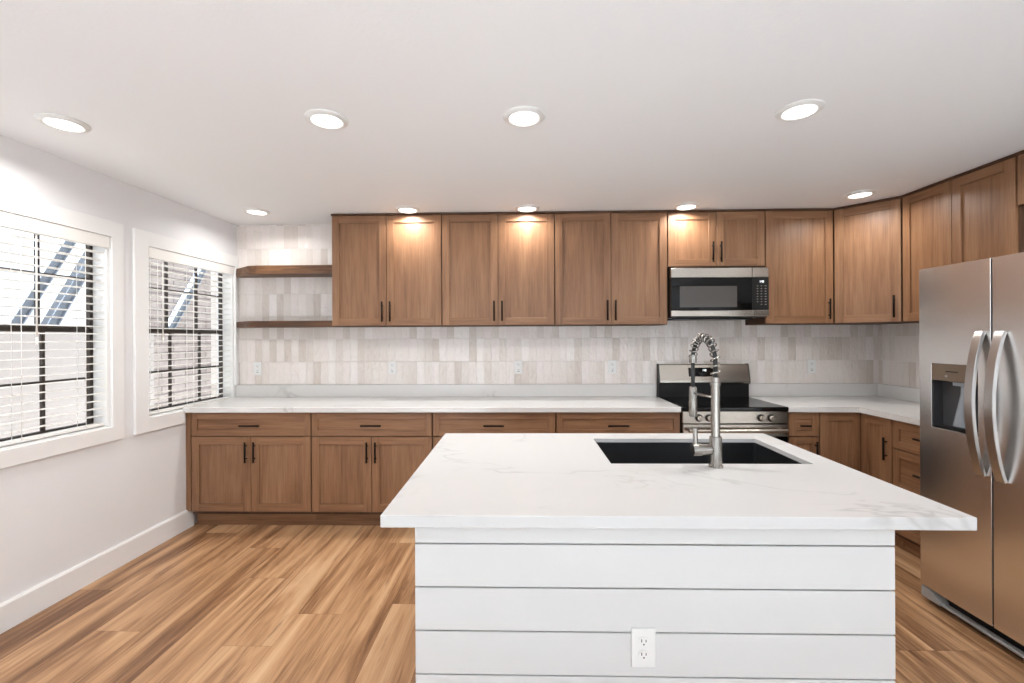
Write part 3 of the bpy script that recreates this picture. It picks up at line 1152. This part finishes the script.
b.profile(on_slope(0, 0, 1.090, 1.163, -0.002, 0.0025), 0, -0.130, 0.105, 0)
dp = b.build('display', M['black_glass'], bg)


def seven(bmx, txt, x, z, w, h, y, st=None):
    """seven-segment digits drawn as thin bars on the plane y"""
    seg = {'0': 'abcdef', '1': 'bc', '2': 'abged', '3': 'abgcd', '4': 'fgbc', '5': 'afgcd', '6': 'afgedc', '7': 'abc', '8': 'abcdefg', '9': 'abfgcd'}
    s = w * 0.2
    for ch in txt:
        if ch == ':':
            for q in (0.3, 0.7):
                bmx.box(x, x + s, y - 0.0005, y, z + h * q - s / 2, z + h * q + s / 2)
            x += s * 2.2
            continue
        R_ = {'a': (x, x + w, z + h - s, z + h), 'd': (x, x + w, z, z + s), 'g': (x, x + w, z + h / 2 - s / 2, z + h / 2 + s / 2),
              'f': (x, x + s, z + h / 2, z + h), 'b': (x + w - s, x + w, z + h / 2, z + h), 'e': (x, x + s, z, z + h / 2), 'c': (x + w - s, x + w, z, z + h / 2)}
        for k_ in seg[ch]:
            a_, b_, c_, d_ = R_[k_]
            bmx.box(a_, b_, y - 0.0005, y, c_, d_)
        x += w * 1.35
    return bmx


b = MB()
seven(b, '1:48', -0.018, 1.134, 0.008, 0.016, 0.5475)
dg = b.build('clock_digits', M['digits'], bg)
dg.rotation_euler = (0, 0, 0)

# ------------------------------------------------------------------ microwave
MX0, MX1, MY = 1.1690, 1.9200, 3.580
t = thing('microwave', 'stainless and black over-range microwave hung under the short cabinet', 'microwave', ((MX0 + MX1) / 2, MY, 1.575))
hw = (MX1 - MX0) / 2
z0 = 1.575
H = 0.389
b = MB()
b.box(-hw + 0.002, hw - 0.002, 0.028, YB - MY - 0.006, 0.0, H)
b.box(-hw + 0.05, hw - 0.10, 0.06, 0.33, -0.012, 0.0)
b.build('body', M['black_plastic'], t)
dx = 0.625 - hw
b = MB()
b.box(-hw, dx - 0.001, 0.0, 0.027, 0.311, H - 0.002, 0, 0.003)
b.box(-hw, dx - 0.001, 0.0, 0.027, 0.008, 0.055, 0, 0.003)
b.box(-hw, dx - 0.001, 0.003, 0.027, 0.056, 0.310, 1, 0.001)
b.box(-hw + 0.067, dx - 0.118, 0.0015, 0.004, 0.080, 0.244, 2)
b.build('door', [M['steel_x'], M['black_glass'], M['oven_window']], t)
b = MB()
b.box(dx + 0.001, hw, 0.0, 0.027, 0.311, H - 0.002, 0, 0.003)
b.box(dx + 0.001, hw, 0.0, 0.027, 0.008, 0.055, 0, 0.003)
b.box(dx + 0.001, hw, 0.002, 0.027, 0.056, 0.310, 1, 0.001)
cpn = b.build('control_panel', [M['steel_x'], M['black_plastic']], t)
b = MB()
seven(b, '1:48', dx + 0.052, 0.268, 0.0085, 0.0175, 0.002)
b.build('clock_digits', M['digits'], cpn)
b = MB()
for r_ in range(8):
    for c_ in range(3):
        wk = 0.010 if c_ < 2 else 0.014
        xk = dx + 0.034 + c_ * 0.030
        zk = 0.243 - r_ * 0.0205
        if r_ == 7 and c_ == 0:
            continue
        b.box(xk, xk + wk, 0.0014, 0.002, zk - 0.0022, zk + 0.0022)
b.build('keypad_print', M['key'], cpn)

# ------------------------------------------------------------------ refrigerator
FRX = 2.148
FY1, FYS, FY0 = 2.519, 2.139, 1.605
t = thing('refrigerator', 'stainless side-by-side refrigerator with ice dispenser at the right', 'refrigerator', (FRX, (FY0 + FY1) / 2, 0))
oy = (FY0 + FY1) / 2
fl = MB()
fl.box(0.075, XR - FRX - 0.03, FY0 - oy + 0.004, FY1 - oy - 0.004, 0.03, 1.765, bev=0.004)
fl.build('body', M['dark_grey'], t)


def fridge_front(ya, yb_, z0, z1, hole=None):
    """slightly bowed steel door; y runs along the front, the face looks to -x"""
    n = 24
    er = (0.0, 0.0004, 0.001, 0.002, 0.0028, 0.0036, 0.005)
    ys = [ya + e for e in er] + [ya + 0.012 + (yb_ - ya - 0.024) * k / n for k in range(n + 1)] + [yb_ - e for e in reversed(er)]
    if hole:
        ys = sorted(set(ys + [hole[0], hole[1]]))
        ys = [y for y in ys if not (0 < abs(y - hole[0]) < 0.006 or 0 < abs(y - hole[1]) < 0.006)]
    hwid = (yb_ - ya) / 2
    mid = (ya + yb_) / 2
    def xf(y):
        u = abs((y - mid) / hwid)
        e = max(0.0, (abs(y - mid) - (hwid - 0.0036)) / 0.0036)
        return 0.0030 * u * u + 0.0032 * (1 - math.sqrt(max(0.0, 1 - e * e)))
    zs = [z0, z1] if not hole else [z0, hole[2], hole[3], z1]
    bm = bmesh.new()
    V = {}
    for i, y in enumerate(ys):
        for j, z in enumerate(zs):
            V[i, j] = bm.verts.new((xf(y), y, z))
    for i in range(len(ys) - 1):
        for j in range(len(zs) - 1):
            if hole and j == 1 and ys[i] >= hole[0] - 1e-6 and ys[i + 1] <= hole[1] + 1e-6:
                continue
            f = bm.faces.new((V[i, j], V[i, j + 1], V[i + 1, j + 1], V[i + 1, j]))
            f.smooth = True
    # edges of the door and its back
    bk = 0.068
    B = {}
    for i in (0, len(ys) - 1):
        for j in (0, len(zs) - 1):
            B[i, j] = bm.verts.new((bk, ys[i], zs[j]))
    n1, m1 = len(ys) - 1, len(zs) - 1
    bm.faces.new([V[0, j] for j in range(m1 + 1)] + [B[0, m1], B[0, 0]])
    bm.faces.new([V[n1, j] for j in range(m1, -1, -1)] + [B[n1, 0], B[n1, m1]])
    bm.faces.new([V[i, m1] for i in range(n1 + 1)] + [B[n1, m1], B[0, m1]])
    bm.faces.new([V[i, 0] for i in range(n1, -1, -1)] + [B[0, 0], B[n1, 0]])
    bm.faces.new((B[0, 0], B[0, m1], B[n1, m1], B[n1, 0]))
    if hole:
        i_0 = min(range(len(ys)), key=lambda i: abs(ys[i] - hole[0]))
        i_1 = min(range(len(ys)), key=lambda i: abs(ys[i] - hole[1]))
        loop = [(i, 1) for i in range(i_0, i_1 + 1)] + [(i, 2) for i in range(i_1, i_0 - 1, -1)]
        inner = [bm.verts.new((0.060, V[q].co.y, V[q].co.z)) for q in loop]
        for k in range(len(loop)):
            k2 = (k + 1) % len(loop)
            bm.faces.new((V[loop[k]], V[loop[k2]], inner[k2], inner[k])).material_index = 1
        bm.faces.new(inner).material_index = 1
    bmesh.ops.recalc_face_normals(bm, faces=bm.faces)
    q = MB()
    q.bm.free()
    q.bm = bm
    return q


DZ0, DZ1 = 0.092, 1.781
DH = (2.200 - oy, 2.444 - oy, 0.945, 1.283)
fd = fridge_front(FYS - oy + 0.003, FY1 - oy, DZ0, DZ1, DH).build('freezer_door', [M['steel'], M['dark_grey']], t)
rd = fridge_front(FY0 - oy, FYS - oy - 0.003, DZ0, DZ1).build('fridge_door', [M['steel'], M['dark_grey']], t)

MB().box(0.0042, 0.064, FYS - oy - 0.0026, FYS - oy + 0.0026, DZ0 + 0.01, DZ1 - 0.004).build('door_gap_shade', M['black_plastic'], t)  # black strip standing in for the shade in the seam between the doors


def fridge_handle(y, zt_, zb_, parent):
    pts = []
    for k in range(41):
        u = k / 40
        pts.append((-0.004 - 0.052 * math.sin(PI * u) ** 0.75, y, zt_ + (zb_ - zt_) * u))
    MB().sweep(pts, 0.041, (0, 1, 0), 0.017).build('handle', M['handle_steel'], parent)


fridge_handle(FYS + 0.042 - oy, 1.442, 0.775, fd)
fridge_handle(FYS - 0.050 - oy, 1.442, 0.772, rd)
# water and ice dispenser
b = MB()
ya, yb_, za, zb2 = DH
b.box(0.003, 0.010, ya + 0.001, yb_ - 0.001, zb2 - 0.088, zb2 - 0.001, 0, 0.002)
b.box(0.0018, 0.0035, ya + 0.10, ya + 0.165, zb2 - 0.042, zb2 - 0.037, 1)
b.box(0.0012, 0.0035, ya + 0.155, ya + 0.168, zb2 - 0.068, zb2 - 0.058, 2)
b.box(0.0, 0.010, ya - 0.004, yb_ + 0.004, za - 0.006, za + 0.003, 3, 0.002)
b.box(0.0, 0.010, yb_ - 0.001, yb_ + 0.004, za + 0.003, zb2 + 0.004, 3, 0.001)
dsp = b.build('dispenser', [M['bronze_panel'], M['black_plastic'], M['grey_plastic'], M['steel']], fd)
b = MB()
yc = (ya + yb_) / 2 - 0.03
b.prism([(0.012, yc - 0.045), (0.040, yc - 0.045), (0.040, yc + 0.045), (0.012, yc + 0.045)], zb2 - 0.108, zb2 - 0.089)
b.tube([(0.030, yc, zb2 - 0.108), (0.034, yc, zb2 - 0.15), (0.018, yc + 0.005, za + 0.03)], [0.016, 0.020, 0.034], 14)
b.build('paddle', M['clear'], dsp)
b = MB()
b.box(0.012, 0.058, ya + 0.004, yb_ - 0.004, za + 0.004, za + 0.012)
b.build('drip_tray', M['black_plastic'], dsp)
# toe grille
b = MB()
b.box(0.050, 0.072, FY0 - oy + 0.004, FY1 - oy - 0.010, 0.030, 0.088, 0)
b.box(0.010, 0.030, FY0 - oy + 0.10, FY1 - oy - 0.11, 0.030, 0.042, 1, 0.002)
b.box(0.034, 0.050, FY0 - oy + 0.004, FY1 - oy - 0.010, 0.030, 0.036, 1)
for ya_, yb_2, sg in ((FY1 - oy - 0.115, FY1 - oy - 0.006, 1), (FY0 - oy + 0.006, FY0 - oy + 0.105, -1)):
    pts = [(ya_, 0.030), (yb_2, 0.030), (yb_2, 0.084), (ya_ + 0.06, 0.084), (ya_, 0.046)] if sg > 0 else [(ya_, 0.030), (yb_2, 0.030), (yb_2, 0.046), (yb_2 - 0.06, 0.084), (ya_, 0.084)]
    b.profile(pts, 0, 0.004, 0.050, 1)
b.build('toe_grille', [M['black_plastic'], M['grey_plastic']], t)
for yy in (FY0 - oy + 0.06, FY1 - oy - 0.06):
    MB().tube([(0.12, yy, 0.0), (0.12, yy, 0.034)], 0.022, 14).build('leg', M['black_plastic'], t)

# ------------------------------------------------------------------ shelves
def shelf(label, z0, z1, yf, chamf):
    pts = [(-2.492, YB - 0.001), (-2.492, YB - 0.03), (-2.482, YB - 0.06), (-2.30, yf + 0.028), (-2.26, yf + 0.008), (-2.20, yf), (-1.5325, yf), (-1.5325, YB - 0.001)]
    o = MB().prism(pts, z0, z1, bev=0.002).build('floating_shelf', M['shelf_wood'])
    return tag(o, label, 'shelf', 'wooden floating shelves')


shelf('upper dark wood floating shelf left of the wall cabinets', 1.966, 2.036, 3.742, True)
shelf('lower dark wood floating shelf left of the wall cabinets', 1.523, 1.574, 3.742, False)


# ------------------------------------------------------------------ outlets
def outlet(label, loc, duplex, group=None):
    t = thing('outlet', label, 'outlet', loc, 0, group)
    w, h = 0.0355, 0.0575
    MB().box(-w, w, -0.006, -0.0006, -h, h, 0, 0.002, 2).build('cover_plate', M['white_plastic'], t)
    if duplex:
        for s in (1, -1):
            b = MB()
            zc = s * 0.0195
            b.profile([(0.0165 * math.cos(a) if abs(math.cos(a)) < .9 else 0.0158 * math.copysign(1, math.cos(a)), zc + 0.0145 * math.sin(a)) for a in [2 * PI * k / 20 for k in range(20)]], 1, -0.0078, -0.0058, 0)
            b.box(-0.0078, -0.0050, -0.0083, -0.0076, zc - 0.001, zc + 0.0075, 1)
            b.box(0.0050, 0.0076, -0.0083, -0.0076, zc - 0.001, zc + 0.0065, 1)
            b.tube([(0, -0.0083, zc - 0.0075), (0, -0.0076, zc - 0.0075)], 0.0026, 8, 1)
            b.build('receptacle', [M['white_plastic'], M['slot']], t)
        MB().tube([(0, -0.0066, 0), (0, -0.0058, 0)], 0.003, 8).build('screw', M['white_plastic'], t)
    else:
        b = MB()
        b.box(-0.0168, 0.0168, -0.0082, -0.0058, -0.034, 0.034, 0, 0.001)
        for s in (1, -1):
            zc = s * 0.021
            b.box(-0.0078, -0.0052, -0.0086, -0.0080, zc - 0.001, zc + 0.007, 1)
            b.box(0.0052, 0.0076, -0.0086, -0.0080, zc - 0.001, zc + 0.006, 1)
            b.tube([(0, -0.0086, zc - 0.007), (0, -0.0080, zc - 0.007)], 0.0028, 8, 1)
        b.box(-0.010, 0.010, -0.0088, -0.0080, -0.0375, -0.0345, 1)
        b.build('receptacle', [M['white_plastic'], M['slot']], t)
    return t


G = 'white outlets on the tiled backsplash'
o1 = outlet('white outlet on the backsplash below the floating shelves', (-2.33, YB, 1.163), False, G)
for x, lb in ((-1.132, 'white outlet on the backsplash, second from the left wall'),
              (-0.026, 'white outlet in the middle of the long backsplash, third from the left wall'),
              (0.788, 'white outlet on the backsplash nearest the left side of the stove'),
              (2.489, 'white outlet on the backsplash right of the stove')):
    copy_thing(o1, (x, YB, 1.167), lb)
outlet('white duplex outlet on the shiplap front of the island', (0.3565, IY0, 0.508), True)


# ------------------------------------------------------------------ ceiling lamps
def downlight(label, loc, watts):
    t = thing('recessed_light', label, 'ceiling light', loc, 0, 'round recessed ceiling lights')
    MB().lathe([(0.095, -0.0005), (0.094, -0.006), (0.086, -0.012), (0.074, -0.016), (0.068, -0.013), (0.066, -0.0005)], 40).build('trim_ring', M['white_plastic'], t)
    MB().lathe([(0.066, -0.0125), (0.0, -0.0150)], 24, smooth=False).build('lens', M['lens'], t)
    a = bpy.data.lights.new('lamp', 'AREA')
    a.shape = 'DISK'
    a.size = 0.125
    a.energy = watts
    a.color = (1.0, 0.985, 0.96)
    a.spread = math.radians(158)
    lo = bpy.data.objects.new('lamp', a)
    C.objects.link(lo)
    lo.location = (0, 0, -0.0165)
    lo.parent = t
    return t


l0 = downlight('round ceiling light nearest the left wall, in the row nearer the camera', (-2.114, 2.062, ZC), LAMP)
for loc, lb in (((-0.887, 2.070, ZC), 'round ceiling light second from the left in the row nearer the camera'),
                ((0.017, 2.074, ZC), 'round ceiling light third from the left in the row nearer the camera'),
                ((1.239, 2.055, ZC), 'round ceiling light above the right end of the island, row nearer the camera')):
    copy_thing(l0, loc, lb)
# the row along the wall cabinets is dimmed to soften hot spots on the doors
l1 = downlight('small round ceiling light above the floating shelves', (-2.078, 3.545, ZC), LAMP * 0.68)
for loc, lb in (((-0.882, 3.538, ZC), 'small round ceiling light in front of the cabinet beside the floating shelves'),
                ((0.049, 3.538, ZC), 'small round ceiling light in front of the second cabinet from the shelves'),
                ((1.273, 3.535, ZC), 'small round ceiling light in front of the short cabinet above the microwave'),
                ((2.400, 3.285, ZC), 'small round ceiling light in front of the diagonal corner cabinet')):
    copy_thing(l1, loc, lb)
# unseen lamp added over the refrigerator to brighten the right backsplash
copy_thing(l0, (2.400, 2.055, ZC), 'added round ceiling light above the refrigerator, out of the picture on the right')
